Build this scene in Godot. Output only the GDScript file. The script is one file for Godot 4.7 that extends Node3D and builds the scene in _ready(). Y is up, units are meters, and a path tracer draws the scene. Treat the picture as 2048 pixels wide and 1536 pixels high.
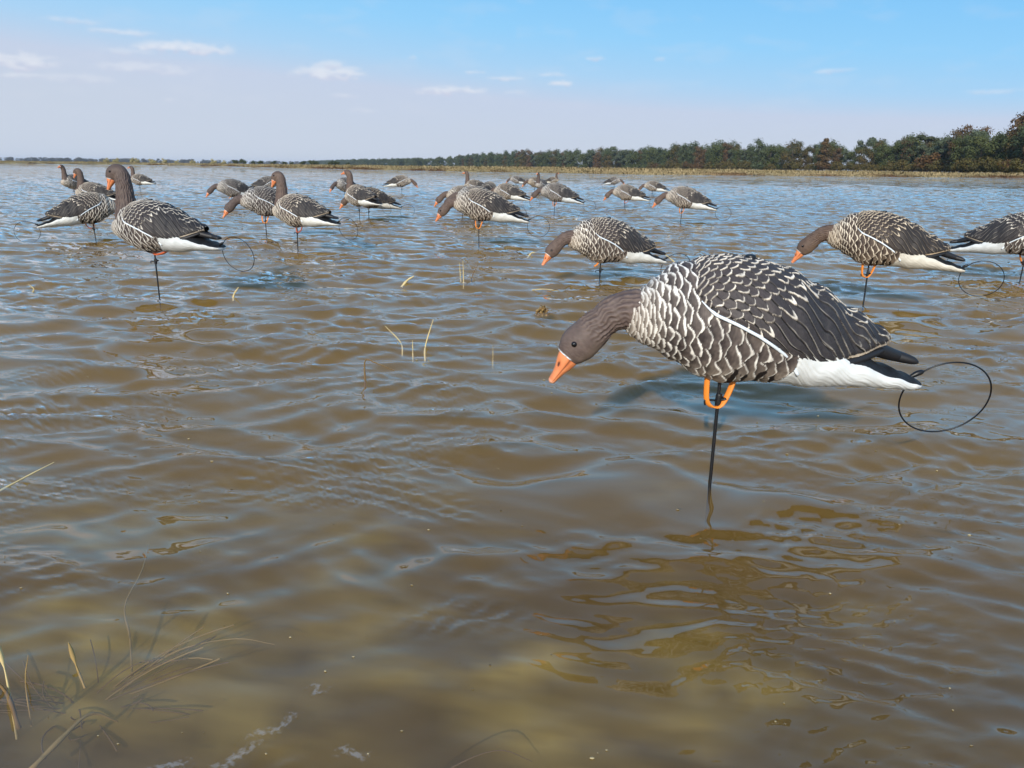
extends Node3D

const PX := 0.00099          # the goose tables below are in units of about one millimetre
var noise := FastNoiseLite.new()
var rng := RandomNumberGenerator.new()
var taken := {}
var mat := {}
var shared := {}

# ------------------------------------------------------------------ helpers

func numbered(called: String) -> String:
	var n: int = taken.get(called, 0)
	taken[called] = n + 1
	return called if n == 0 else "%s_%03d" % [called, n]

func tag(o: Node3D, label: String, category := "", group := "", kind := "") -> Node3D:
	if label: o.set_meta("label", label)
	if category: o.set_meta("category", category)
	if group: o.set_meta("group", group)
	if kind: o.set_meta("kind", kind)
	return o

func thing(called: String, label: String, category: String, at := Vector3.ZERO, turn := 0.0, group := "") -> Node3D:
	var o := Node3D.new()
	o.name = numbered(called)
	add_child(o, true)
	o.position = at
	o.rotation.y = turn
	return tag(o, label, category, group)

func obj(called: String, m: Mesh, material: Material, parent: Node3D = self) -> MeshInstance3D:
	var o := MeshInstance3D.new()
	o.name = numbered(called) if parent == self else called
	o.mesh = m
	o.material_override = material
	parent.add_child(o, true)
	return o

func lin(r: float, g: float, b: float) -> Color:          # an sRGB 0..255 colour as linear values
	return Color(r / 255.0, g / 255.0, b / 255.0).srgb_to_linear()

func painted(roughness: float, specular := 0.5) -> StandardMaterial3D:    # colours come from the vertices
	var m := StandardMaterial3D.new()
	m.vertex_color_use_as_albedo = true
	m.roughness = roughness
	m.metallic_specular = specular
	return m

func plain(c: Color, roughness: float, specular := 0.5) -> StandardMaterial3D:
	var m := StandardMaterial3D.new()
	m.albedo_color = c.linear_to_srgb()
	m.roughness = roughness
	m.metallic_specular = specular
	return m

func array_mesh(pos: PackedVector3Array, nrm: PackedVector3Array, col: PackedColorArray, idx: PackedInt32Array) -> ArrayMesh:
	var a := []
	a.resize(Mesh.ARRAY_MAX)
	a[Mesh.ARRAY_VERTEX] = pos
	a[Mesh.ARRAY_NORMAL] = nrm
	if col.size(): a[Mesh.ARRAY_COLOR] = col
	a[Mesh.ARRAY_INDEX] = idx
	var m := ArrayMesh.new()
	m.add_surface_from_arrays(Mesh.PRIMITIVE_TRIANGLES, a)
	return m

# a sheet of nu x nv points (row by row); wrap joins the last column to the first; flip turns it inside out
func sheet(pos: PackedVector3Array, col: PackedColorArray, nu: int, nv: int, wrap := false, flip := false) -> ArrayMesh:
	var nrm := PackedVector3Array()
	nrm.resize(pos.size())
	var s := -1.0 if flip else 1.0
	for i in nu:
		var a := maxi(i - 1, 0) * nv
		var b := mini(i + 1, nu - 1) * nv
		for j in nv:
			var c := (j + nv - 1) % nv if wrap else maxi(j - 1, 0)
			var d := (j + 1) % nv if wrap else mini(j + 1, nv - 1)
			var n := (pos[b + j] - pos[a + j]).cross(pos[i * nv + d] - pos[i * nv + c])
			nrm[i * nv + j] = n.normalized() * s if n.length_squared() > 1e-20 else Vector3.UP
	var idx := PackedInt32Array()
	var cols := nv if wrap else nv - 1
	idx.resize((nu - 1) * cols * 6)
	var k := 0
	for i in nu - 1:
		for j in cols:
			var p := i * nv + j
			var q := i * nv + (j + 1) % nv
			var r := p + nv
			var t := q + nv
			if flip:
				idx[k] = p; idx[k + 1] = r; idx[k + 2] = q; idx[k + 3] = q; idx[k + 4] = r; idx[k + 5] = t
			else:
				idx[k] = p; idx[k + 1] = q; idx[k + 2] = r; idx[k + 3] = q; idx[k + 4] = t; idx[k + 5] = r
			k += 6
	return array_mesh(pos, nrm, col, idx)

# a tube along points, with a radius (or half height, half width) at each, closed at both ends
func tube(path: PackedVector3Array, ra: PackedFloat32Array, rb: PackedFloat32Array, sides := 8, side_dir := Vector3(0, 0, 1)) -> ArrayMesh:
	var pos := PackedVector3Array()
	var n := path.size()
	for i in range(-1, n + 1):
		var k := clampi(i, 0, n - 1)
		var d := (path[mini(k + 1, n - 1)] - path[maxi(k - 1, 0)]).normalized()
		var w := (side_dir - d * side_dir.dot(d)).normalized()
		var u := d.cross(w)
		var shrink := 0.02 if i < 0 or i == n else 1.0
		for j in sides:
			var a := TAU * j / sides
			pos.append(path[k] + (u * cos(a) * ra[k] + w * sin(a) * rb[k]) * shrink)
	return sheet(pos, PackedColorArray(), n + 2, sides, true, false)

func even(n: int, v: float) -> PackedFloat32Array:
	var a := PackedFloat32Array()
	a.resize(n)
	a.fill(v)
	return a

# row of a table at x (first entry of each row is x), with smooth interpolation
func lut(tab: Array, x: float) -> PackedFloat32Array:
	var n := tab.size()
	var i := 0
	while i < n - 2 and x > tab[i + 1][0]: i += 1
	var a: Array = tab[maxi(i - 1, 0)]
	var b: Array = tab[i]
	var c: Array = tab[i + 1]
	var d: Array = tab[mini(i + 2, n - 1)]
	var h: float = c[0] - b[0]
	var t := clampf((x - b[0]) / h, 0.0, 1.0)
	var out := PackedFloat32Array()
	for k in range(1, b.size()):
		var mb: float = 0.0 if a[0] == b[0] else (c[k] - a[k]) / (c[0] - a[0]) * h
		var mc: float = 0.0 if c[0] == d[0] else (d[k] - b[k]) / (d[0] - b[0]) * h
		if a[0] == b[0]: mb = c[k] - b[k]
		if c[0] == d[0]: mc = c[k] - b[k]
		var t2 := t * t
		var t3 := t2 * t
		out.append((2 * t3 - 3 * t2 + 1) * b[k] + (t3 - 2 * t2 + t) * mb + (-2 * t3 + 3 * t2) * c[k] + (t3 - t2) * mc)
	return out

func line_at(tab: Array, x: float) -> float:
	for i in tab.size() - 1:
		if x <= tab[i + 1][0]:
			return lerpf(tab[i][1], tab[i + 1][1], clampf((x - tab[i][0]) / (tab[i + 1][0] - tab[i][0]), 0, 1))
	return tab[-1][1]

func chance(i: int, j: int, k: int) -> float:               # a fixed random number for a cell
	var h := (i * 73856093) ^ (j * 19349663) ^ (k * 83492791)
	h = (h ^ (h >> 13)) * 1274126177
	return float((h ^ (h >> 16)) & 0xFFFF) / 65535.0

# ------------------------------------------------------------------ the moulded feathers

# Overlapping feathers in rows: p counts rows towards the tail, q counts feathers along a row.
# Returns [distance to the feather's tip edge in rows, distance to its side in feathers, place along the feather, random number, place across]
func feather(p: float, q: float, reach: float, bow: float, skew := 0.0) -> PackedFloat32Array:
	var i0 := floori(p)
	for i in range(i0 - 2, i0 + 2):
		var shift := 0.5 * (i & 1) + 0.16 * (chance(i, 3, 7) - 0.5)
		var j := floori(q - shift)
		var b := q - shift - j - 0.5
		var r := chance(i, j, 1)
		var tip := reach + 0.26 * (r - 0.5) + skew * b - bow * pow(absf(2.0 * b + 0.25 * (chance(i, j, 2) - 0.5)), 1.7)
		var a := p - i
		if a <= tip:
			return PackedFloat32Array([tip - a, 0.5 - absf(b), a / maxf(tip, 0.1), r, b])
	return PackedFloat32Array([0.5, 0.5, 0.5, 0.5, 0.0])

const BODY := [   # x, centre height, up, down, half width
	[-215, 138, 2, 2, 2], [-206, 138, 22, 25, 22], [-190, 136, 40, 43, 42], [-165, 132, 60, 55, 54], [-147, 130, 80, 60, 63], [-107, 126, 114, 80, 85],
	[-47, 122, 124, 110, 99], [0, 120, 128, 121, 105], [53, 116, 122, 112, 103], [113, 88, 112, 88, 98], [173, 58, 76, 66, 88], [253, 38, 36, 44, 76],
	[333, 17, 20, 27, 60], [380, 6, 13, 20, 48], [402, 1, 7, 13, 33], [409, -1, 1, 1, 3]]
const WING := [   # x, centre height, up, half width
	[-90, 123, 111, 91], [-47, 122, 131, 106], [0, 120, 136, 112], [53, 116, 132, 111], [113, 98, 135, 101], [173, 78, 123, 88], [253, 62, 90, 65], [313, 72, 46, 40], [332, 84, 18, 26]]
const WING_EDGE := [[-90, 214], [-84, 198], [-74, 181], [-62, 168], [-48, 157], [-8, 140], [33, 119], [63, 100], [93, 79], [115, 62], [150, 58], [190, 59], [250, 68], [310, 84], [332, 92]]
const WING_ROWS := [-110, -98, -86, -73, -60, -46, -31, -15, 3, 22, 43, 66, 91, 118, 147, 178, 330, 460]
const BACK_ROWS := [-110, -98, -86, -73, -60, -46, -31, -15, 3, 22, 43, 66, 91, 118, 147, 176, 206, 236, 266, 300, 340, 460]

func body_mesh() -> ArrayMesh:
	var nu := 430
	var nv := 264
	var pos := PackedVector3Array()
	var col := PackedColorArray()
	pos.resize(nu * nv)
	col.resize(nu * nv)
	var dark := lin(76, 67, 64)
	var mid := lin(130, 118, 109)
	var tan_ := lin(194, 179, 162)
	var cream := lin(247, 241, 230)
	var white := lin(233, 236, 236)
	var black := lin(30, 29, 31)
	var p := 0.0
	var x := -215.0
	for i in nu:
		var f := float(i) / (nu - 1)
		var nx := lerpf(-215.0, 409.0, f + 0.035 * sin(TAU * f) * -0.5)
		var pitch := 6.0 + 12.0 * smoothstep(-195.0, -25.0, nx) + 2.5 * smoothstep(0.0, 100.0, nx)
		p += (nx - x) / pitch
		x = nx
		var s := lut(BODY, x)
		var radius := (s[1] + s[2] + 2 * s[3]) * 0.25
		for j in nv:
			var v := TAU * j / nv
			var a := minf(v, TAU - v)
			var c := cos(v)
			var y := s[0] + c * (s[1] if c > 0 else s[2])
			var z := s[3] * sin(v)
			var n1 := noise.get_noise_3d(x * 1.3, y * 1.3, z * 1.3)
			var n2 := noise.get_noise_3d(x * 5.0, y * 5.0, z * 5.0)
			var up := 0.0
			var k: Color
			var edge := 117.0 - 45.0 * pow(maxf(60.0 - y, 0.0) / 60.0, 2.0) + n1 * 4.0
			var e := x - edge
			if e > 0.0:
				k = white.lerp(lin(205, 207, 204), 0.5 + 0.5 * n1)
				up = 0.9 * noise.get_noise_2d(x * 0.7, a * radius * 4.5) - 2.5 * smoothstep(6.0, 0.0, e)
				var tail_line := 66.0 + 6.0 * smoothstep(250.0, 300.0, x) + n1 * 2.0
				if x > 222.0 + n1 * 5.0 and rad_to_deg(a) < tail_line + 12.0 * smoothstep(340.0, 400.0, x):
					k = black.lerp(lin(46, 45, 47), maxf(n2, 0.0))
					up = 0.7 * noise.get_noise_2d(x * 0.5, z * 2.5)
				elif x > 380.0:
					k = k.lerp(lin(240, 240, 238), 0.5)
			else:
				var width := 40.0 + 12.0 * smoothstep(-120.0, 20.0, x)
				var ff := feather(p + 0.006 * (y - 100.0) + n1 * 0.45, a * radius / width + n1 * 0.10, 1.18, 0.52, 0.22)
				var d := ff[0] * pitch * 0.8
				var front := smoothstep(-110.0, -200.0, x)
				var low := smoothstep(75.0, 5.0, y)
				k = dark.lerp(mid, 0.25 * ff[2] + 0.3 * (ff[3] - 0.4) + 0.25 * n2).lerp(tan_, 0.55 * front + 0.62 * low * (0.6 + 0.4 * ff[2]))
				k = k.lerp(lin(40, 35, 34), 0.55 * smoothstep(5.0, 0.0, ff[2] * 12.0))
				var wide := (3.1 - 1.1 * front) * (0.75 + 0.5 * ff[3]) * (1.0 - 0.55 * pow(absf(2.0 * ff[4]), 2.0)) + n2 * 0.8
				k = k.lerp(cream, smoothstep(wide + 1.1, wide - 0.9, d) * (1.0 - 0.3 * front) * clampf(0.86 + 0.5 * n1, 0.45, 1.0))
				k = k * (1.0 + 0.11 * sin(a * radius * 1.9 + ff[4] * 30.0 + x * 0.6))
				up = 2.2 * ff[2] - 0.6 + 0.25 * n2
				if y < 48.0 and x > -150.0:                                   # the black belly bars
					var bar := noise.get_noise_2d(x * 2.1 + 40.0, z * 0.5) + 0.35 * n1 - 0.16 - 0.3 * smoothstep(25.0, 50.0, y)
					k = k.lerp(lin(34, 32, 33), smoothstep(0.0, 0.06, bar))
				up += 1.5 * smoothstep(-5.0, 0.0, e)
			var nrm := Vector3(0, c / maxf(s[1] if c > 0 else s[2], 1.0), sin(v) / maxf(s[3], 1.0)).normalized()
			pos[i * nv + j] = (Vector3(x, y, z) + nrm * up * smoothstep(-215.0, -195.0, x)) * PX
			k.a = 1.0
			col[i * nv + j] = k
	return sheet(pos, col, nu, nv, true, true)

func wing_point(x: float, a: float, s: PackedFloat32Array) -> Vector3:
	var c := cos(a)
	return Vector3(x, s[0] + c * (s[1] if c > 0 else maxf(s[1] * 0.5, 40.0)), s[2] * sin(a))

func wing_edge_angle(x: float, s: PackedFloat32Array) -> float:
	var y := line_at(WING_EDGE, x)
	var r := s[1] if y > s[0] else maxf(s[1] * 0.5, 40.0)
	return acos(clampf((y - s[0]) / r, -0.98, 0.98))

func wing_mesh(side: float) -> ArrayMesh:
	var nu := 320
	var nv := 176
	var pos := PackedVector3Array()
	var col := PackedColorArray()
	pos.resize(nu * nv)
	col.resize(nu * nv)
	var brown := lin(76, 68, 66)
	var slate := lin(50, 48, 50)
	var cream := lin(243, 233, 217)
	for i in nu:
		var x := lerpf(-90.0, 332.0, pow(float(i) / (nu - 1), 1.12))
		var s := lut(WING, x)
		var al := wing_edge_angle(x, s)
		var radius := (s[1] + s[2]) * 0.5
		for j in nv:
			var t := maxf(float(j - 4) / (nv - 5), 0.0)
			var a := lerpf(al, 0.015, t)
			var arc := a * radius
			var n1 := noise.get_noise_3d(x * 1.2, arc * 1.2, 50.0 * side)
			var n2 := noise.get_noise_3d(x * 6.0, arc * 6.0, 50.0 * side)
			var p0 := x + 0.75 * arc + n1 * 9.0
			var row := 0
			var rows: Array = WING_ROWS if arc + 6.0 * n1 > 58.0 else BACK_ROWS
			while row < rows.size() - 2 and p0 > rows[row + 1]: row += 1
			var span: float = rows[row + 1] - rows[row]
			var p: float = row + (p0 - rows[row]) / span
			var q := (arc - 0.52 * x + n1 * 4.0) / (21.0 + 5.0 * smoothstep(-60.0, 120.0, x))
			var rear := smoothstep(120.0, 240.0, p0)
			var ff := feather(p, q, 1.15 - 0.08 * rear, 0.36 - 0.12 * rear, -0.30)
			var d := ff[0] * minf(span, 40.0)
			var k := brown.lerp(slate, clampf(0.25 + 0.75 * smoothstep(-40.0, 200.0, x) + 0.3 * (ff[3] - 0.5), 0, 1))
			k = k * (1.0 + 0.16 * sin(arc * 0.9 + x * 1.5 + absf(ff[4]) * 14.0) + 0.22 * n2)
			k = k.lerp(lin(22, 20, 21), 0.95 * smoothstep(0.10, 0.03, ff[1]) * smoothstep(4.0, 9.0, d))
			var wide := (3.2 - 0.3 * rear) * (0.7 + 0.6 * ff[3]) * (1.0 - 0.4 * absf(2.0 * ff[4])) + n2 * 1.3
			k = k.lerp(cream, clampf(0.86 + 0.5 * n1, 0.45, 1.0) * smoothstep(wide + 1.1, wide - 0.9, d) * (1.0 - 0.8 * smoothstep(200.0, 225.0, p0) * smoothstep(40.0, 75.0, arc)))
			if ff[4] > 0.0: k = k.lerp(cream, 0.24 * smoothstep(0.20, 0.15, ff[1]) * smoothstep(0.06, 0.10, ff[1]) * smoothstep(150.0, 200.0, p0) * clampf(0.5 + 1.2 * n1, 0.0, 1.0))
			var up := 3.0 * ff[2] - 1.0 - 2.4 * smoothstep(0.09, 0.0, ff[1]) + 0.35 * n2
			# the free rear edge is pale, the front edge rolls down onto the body
			var rim := t * (al * radius)
			if x > 120.0 and rim < 4.5 + n2 * 2.0: k = k.lerp(lin(205, 188, 165), 0.75)
			if x > 262.0: k = k.lerp(lin(36, 34, 36), 0.6 * smoothstep(262.0, 320.0, x) * (1.0 if n2 < 0.25 else 0.2))
			up += 5.0 * smoothstep(0.0, 12.0, rim) - 4.0 - 5.0 * smoothstep(-70.0, -90.0, x)
			if j < 4: up -= (4 - j) * 2.5
			var w := wing_point(x, a, s)
			var nrm := Vector3(0, cos(a) / s[1], sin(a) / s[2]).normalized()
			w += nrm * up
			w.z *= side
			pos[i * nv + j] = w * PX
			k.a = 1.0
			col[i * nv + j] = k
	return sheet(pos, col, nu, nv, false, side > 0.0)

# the head and neck of one mould: rows x, y, half height, half width along the middle of the neck; jaw_dir is where the bill points
func neck_mesh(rows: Array, head_from: float) -> ArrayMesh:
	var nu := 150
	var nv := 84
	var pos := PackedVector3Array()
	var col := PackedColorArray()
	pos.resize((nu + 1) * nv)
	col.resize((nu + 1) * nv)
	var tab := []
	for i in rows.size(): tab.append([float(i)] + rows[i])
	var last := float(rows.size() - 1)
	var brown := lin(106, 91, 84)
	for i in nu + 1:
		var u := last * minf(float(i) / (nu - 1), 1.0)
		var s := lut(tab, u)
		var b := lut(tab, minf(u + 0.05, last))
		var c := lut(tab, maxf(u - 0.05, 0.0))
		var d := Vector3(b[0] - c[0], b[1] - c[1], 0).normalized()
		var top := Vector3(d.y, -d.x, 0)
		if top.y < 0.0 and absf(d.x) > 0.3: top = -top
		if d.x < 0.0: top = Vector3(d.y, -d.x, 0)
		var shrink := 0.05 if i == nu else 1.0
		for j in nv:
			var v := TAU * j / nv
			var a := minf(v, TAU - v)
			var head := smoothstep(head_from - 0.7, head_from + 0.2, u)
			var n1 := noise.get_noise_3d(u * 55.0, sin(v) * 45.0 + 300.0, cos(v) * 45.0)
			var n2 := noise.get_noise_3d(u * 200.0, sin(v) * 160.0, cos(v) * 160.0)
			var wave := noise.get_noise_2d(u * 40.0, 77.0) * 2.0 + n1 * 1.6
			var groove := sin(a * 21.0 + wave * 2.2 + u * 0.9) * (0.6 + 0.8 * noise.get_noise_2d(u * 70.0, a * 60.0))
			var up := (2.3 * groove + 1.2 * n2) * (1.0 - head) * smoothstep(0.3, 1.4, u) + 0.5 * n2
			var k := brown.lerp(lin(80, 67, 63), clampf(0.45 - 0.8 * groove * (1.0 - head) + 0.5 * n1, 0, 1))
			k = k.lerp(lin(150, 133, 117), 0.55 * smoothstep(1.2, 0.1, u))
			k = k.lerp(lin(128, 112, 98), 0.5 * head * smoothstep(1.6, 2.6, a) * smoothstep(last, last - 1.5, u))
			if u > last - 0.34 and a < 1.9: k = k.lerp(lin(226, 232, 236), smoothstep(last - 0.34, last - 0.22, u) * smoothstep(1.9, 1.5, a) * (1.0 if n2 > -0.35 else 0.4))
			k = k * (1.0 + 0.16 * n2)
			var r := top * cos(v) * (s[2] + up) + Vector3(0, 0, sin(v) * (s[3] + up))
			pos[i * nv + j] = (Vector3(s[0], s[1], 0) + r * shrink) * PX
			k.a = 1.0
			col[i * nv + j] = k
	return sheet(pos, col, nu + 1, nv, true, true)

func bill_mesh(from: Vector2, to: Vector2, hh: float, hw: float) -> ArrayMesh:
	var nu := 30
	var nv := 40
	var pos := PackedVector3Array()
	var col := PackedColorArray()
	var shape := [[0.0, 1.0, 1.0], [0.12, 0.98, 1.0], [0.3, 0.84, 0.9], [0.5, 0.62, 0.78], [0.7, 0.46, 0.72], [0.86, 0.38, 0.68], [0.95, 0.27, 0.52], [1.0, 0.03, 0.05]]
	var d := (to - from).normalized()
	var top := Vector3(d.y, -d.x, 0)
	if d.x < 0.0 and top.y < 0.0: top = -top
	for i in nu:
		var u := float(i) / (nu - 1)
		u = 1.0 - pow(1.0 - u, 1.4)
		var s := lut(shape, u)
		var c := from.lerp(to, u)
		for j in nv:
			var v := TAU * j / nv
			var a := minf(v, TAU - v)
			var lip := smoothstep(0.2, 0.0, absf(a - 1.78 + 0.12 * u))            # the line of the mouth
			var r := 1.0 - 0.12 * lip * smoothstep(1.0, 0.85, u)
			var sag := -hh * 0.10 * sin(PI * u)                                    # the ridge is hollow
			var k := lin(222, 138, 88).lerp(lin(204, 112, 66), clampf(0.5 + noise.get_noise_2d(u * 120.0, v * 30.0), 0, 1) * 0.6)
			k = k.lerp(lin(96, 46, 30), 0.85 * lip)
			k = k.lerp(lin(236, 176, 146), 0.7 * smoothstep(0.84, 0.93, u))
			var hole := Vector2((u - 0.36) * 5.0, (a - 0.75) * 2.2).length()
			k = k.lerp(lin(70, 36, 26), smoothstep(0.5, 0.3, hole))
			r -= 0.12 * smoothstep(0.7, 0.3, hole)
			k.a = 1.0
			pos.append((Vector3(c.x, c.y, 0) + top * (cos(v) * s[0] * hh * r + (sag if a < 1.6 else 0.0)) + Vector3(0, 0, sin(v) * s[1] * hw * r)) * PX)
			col.append(k)
	return sheet(pos, col, nu, nv, true, true)

func curve_tube(points: Array, ra: Array, rb: Array, steps: int, sides: int, side_dir := Vector3(0, 0, 1)) -> ArrayMesh:
	var tab := []
	for i in points.size():
		tab.append([float(i), points[i].x, points[i].y, points[i].z, ra[i], rb[i]])
	var path := PackedVector3Array()
	var a := PackedFloat32Array()
	var b := PackedFloat32Array()
	for i in steps:
		var s := lut(tab, float(points.size() - 1) * i / (steps - 1))
		path.append(Vector3(s[0], s[1], s[2]) * PX)
		a.append(s[3] * PX)
		b.append(s[4] * PX)
	return tube(path, a, b, sides, side_dir)

func same(n: int, v: float) -> Array:
	var a := []
	for i in n: a.append(v)
	return a

func build_goose_meshes() -> void:
	shared.body = body_mesh()
	shared.wing_near = wing_mesh(1.0)
	shared.wing_far = wing_mesh(-1.0)
	# rows: x, y, half height, half width
	shared.neck_feeding = neck_mesh([[-105, 128, 66, 64], [-147, 134, 54, 52], [-184, 144, 42.5, 41], [-218, 141, 35.5, 34], [-248, 121, 32, 29.5], [-271, 97, 36.5, 30], [-294, 74, 38.5, 29], [-308, 57, 31, 24.5], [-315, 48, 24, 19.5]], 5.2)
	shared.neck_level = neck_mesh([[-92, 120, 80, 78], [-114, 180, 65, 60], [-114, 238, 49, 45], [-110, 295, 40, 37], [-105, 350, 36, 33], [-112, 391, 37, 30], [-132, 408, 35, 28], [-150, 410, 29, 23], [-160, 408, 23, 18.5]], 5.0)
	shared.neck_bowed = neck_mesh([[-92, 120, 80, 78], [-114, 180, 65, 60], [-114, 238, 49, 45], [-110, 295, 41, 38], [-107, 352, 37, 34], [-118, 396, 38, 30], [-141, 397, 36, 28], [-155, 380, 30, 23], [-160, 368, 23, 18.5]], 5.0)
	shared.bill_feeding = bill_mesh(Vector2(-312, 50), Vector2(-350, -7), 22.5, 18)
	shared.bill_level = bill_mesh(Vector2(-156, 409), Vector2(-215, 396), 22, 17.5)
	shared.bill_bowed = bill_mesh(Vector2(-158, 372), Vector2(-186, 317), 22, 17.5)
	var eye := SphereMesh.new()
	eye.radius = 6.0 * PX
	eye.height = 12.0 * PX
	eye.radial_segments = 14
	eye.rings = 8
	shared.eye = eye
	shared.stake = curve_tube([Vector3(0, 14, 0), Vector3(-1, -150, 0), Vector3(-2, -430, 0)], [3.9, 3.7, 3.4], [3.9, 3.7, 3.4], 12, 10)
	shared.collar = curve_tube([Vector3(1, -28, 0), Vector3(1, -31, 0), Vector3(0.5, -52, 0), Vector3(0.5, -55, 0)], [5, 7, 7, 5], [5, 7, 7, 5], 10, 10)
	shared.screw = curve_tube([Vector3(0, -41, -3), Vector3(13, -38, 2), Vector3(16, -38, 2)], [3.5, 4.5, 3], [7, 9, 6], 8, 8)
	shared.pin = curve_tube([Vector3(-27, -53, 1), Vector3(-27, -42, 1), Vector3(-5, -43, 1)], [2, 2.2, 2.2], [2, 2.2, 2.2], 8, 6)
	shared.strap_loop = curve_tube([Vector3(-27, 16, 2), Vector3(-27, -18, 2), Vector3(-24, -44, 2), Vector3(-12, -56, 3), Vector3(4, -52, 5), Vector3(17, -28, 6), Vector3(31, 16, 4)], same(7, 2.6), same(7, 6.5), 28, 8, Vector3(0.8, 0.1, 0.75))
	shared.strap_front = curve_tube([Vector3(-12, 12, 6), Vector3(-24, -6, 8), Vector3(-42, -18, 8)], [4, 4.5, 4.5], [8, 8, 7], 12, 8)
	shared.strap_rear = curve_tube([Vector3(-6, 5, 4), Vector3(-4, -30, 5), Vector3(10, -38, 6), Vector3(38, -26, 6), Vector3(56, 6, 5), Vector3(64, 22, 4)], same(6, 4.0), same(6, 6.0), 22, 8)
	shared.strap_folded = curve_tube([Vector3(-8, 2, 3), Vector3(18, -9, 8), Vector3(60, -4, 10), Vector3(92, 6, 8)], [4, 5, 6, 4], [9, 11, 13, 8], 18, 8)
	var ring := []
	for i in 33:
		var a := PI * 0.75 - TAU * i / 32.0 * 0.965
		ring.append(Vector3(479 + 89 * cos(a), -38 + 84 * sin(a), -9 + 26 * sin(a) + 8 * cos(a)))
	shared.ring = curve_tube(ring, same(33, 1.75), same(33, 1.75), 90, 7, Vector3(0.1, 0.2, 1))
	shared.clip = curve_tube([Vector3(386, 2, 2), Vector3(392, 10, 3), Vector3(404, 18, 4), Vector3(414, 22, 4), Vector3(418, 24, 4)], [2.0, 4, 6, 5, 2], [2.0, 4, 6, 5, 2], 16, 8)
	shared.knob = curve_tube([Vector3(38, 246, 0), Vector3(38, 254, 0), Vector3(38, 256.5, 0), Vector3(38, 258, 0)], [11, 10.5, 9, 5], [11, 10.5, 9, 5], 8, 16)
	for s in [1, -1]:
		var q := "near" if s > 0 else "far"
		var line := []
		for i in 40:
			var x := lerpf(-74.0, 119.0, i / 39.0)
			var e := lut(WING, x)
			var w := wing_point(x, wing_edge_angle(x, e), e)
			if i > 36: w += Vector3(2.0 * (i - 36), -8.0 * (i - 36), 0)
			line.append(Vector3(w.x, w.y - 1.5, (w.z - 1.0) * s))
		var thick := same(40, 3.3)
		for i in 4: thick[i] = 1.0 + 0.4 * i
		shared["line_" + q] = curve_tube(line, thick, thick, 80, 7)
		shared["tip_" + q] = curve_tube([Vector3(196, 88, 40 * s), Vector3(250, 86, 35 * s), Vector3(300, 74, 20 * s), Vector3(350, 57, 3 * s), Vector3(388, 47, -7 * s), Vector3(400, 43, -9 * s)], [9, 14, 15, 12.5, 8.5, 3], [7, 12, 14, 13, 10, 4], 40, 12)
		shared["under_" + q] = curve_tube([Vector3(150, 56, 84 * s), Vector3(185, 54, 79 * s), Vector3(235, 57, 64 * s), Vector3(285, 68, 42 * s), Vector3(310, 74, 28 * s)], [1.2, 5, 9, 8, 5], [2, 4, 8, 10, 8], 30, 8)

func strap_part(g: Node3D, legs: String) -> void:
	match legs:
		"loop": obj("leg_strap", shared.strap_loop, mat.strap, g)
		"front": obj("leg_strap", shared.strap_front, mat.strap, g)
		"rear": obj("leg_strap", shared.strap_rear, mat.strap_red, g)
		"folded": obj("leg_strap", shared.strap_folded, mat.strap_red, g)

func make_goose(pose: String, legs: String) -> Node3D:
	var g := thing("goose_decoy", "", "goose decoy")
	obj("body", shared.body, mat.body, g)
	for q in ["near", "far"]:
		var w := obj("wing", shared["wing_" + q], mat.wing, g)
		obj("primary_feather", shared["tip_" + q], mat.black, w)
		obj("primary_feather", shared["under_" + q], mat.black, w)
		obj("flank_line", shared["line_" + q], mat.line, g)
	var n := obj("head_and_neck", shared["neck_" + pose], mat.body, g)
	obj("bill", shared["bill_" + pose], mat.bill, n)
	var at: Vector2 = {"feeding": Vector2(-305.5, 80.0), "level": Vector2(-136, 420), "bowed": Vector2(-150, 403)}[pose]
	for s in [1, -1]:
		var e := obj("eye", shared.eye, mat.eye, n)
		e.position = Vector3(at.x, at.y, (25.5 if pose == "feeding" else 25.0) * s) * PX
	strap_part(g, legs)
	obj("stake", shared.stake, mat.rod, g)
	var c := obj("stake_collar", shared.collar, mat.rod, g)
	obj("clamp_screw", shared.screw, mat.rod, c)
	obj("pin", shared.pin, mat.rod, c)
	var r := obj("wire_ring", shared.ring, mat.wire, g)
	obj("ring_clip", shared.clip, mat.rod, r)
	obj("back_knob", shared.knob, mat.rod, g)
	return g

# ------------------------------------------------------------------ water

var waves := []

func make_waves() -> void:
	var r := RandomNumberGenerator.new()
	r.seed = 41
	for i in 8:
		var l := 0.022 * pow(1.10, i)
		var turn := r.randfn(0.35, 0.35)
		var k := TAU / l
		waves.append([sin(turn) * k, cos(turn) * k, 0.034 / k, r.randf() * TAU, l, 0.034])
	for i in 36:
		var l := 0.05 * pow(1.072, i) * r.randf_range(0.92, 1.08)             # 5 cm to 0.6 m
		var turn := r.randfn(0.10, 0.42 if l > 0.2 else 0.62)
		var k := TAU / l
		var steep := 0.074 if l > 0.12 else 0.060
		if l > 0.30: steep = 0.036
		waves.append([sin(turn) * k, cos(turn) * k, steep / k, r.randf() * TAU, l, steep])

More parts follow.
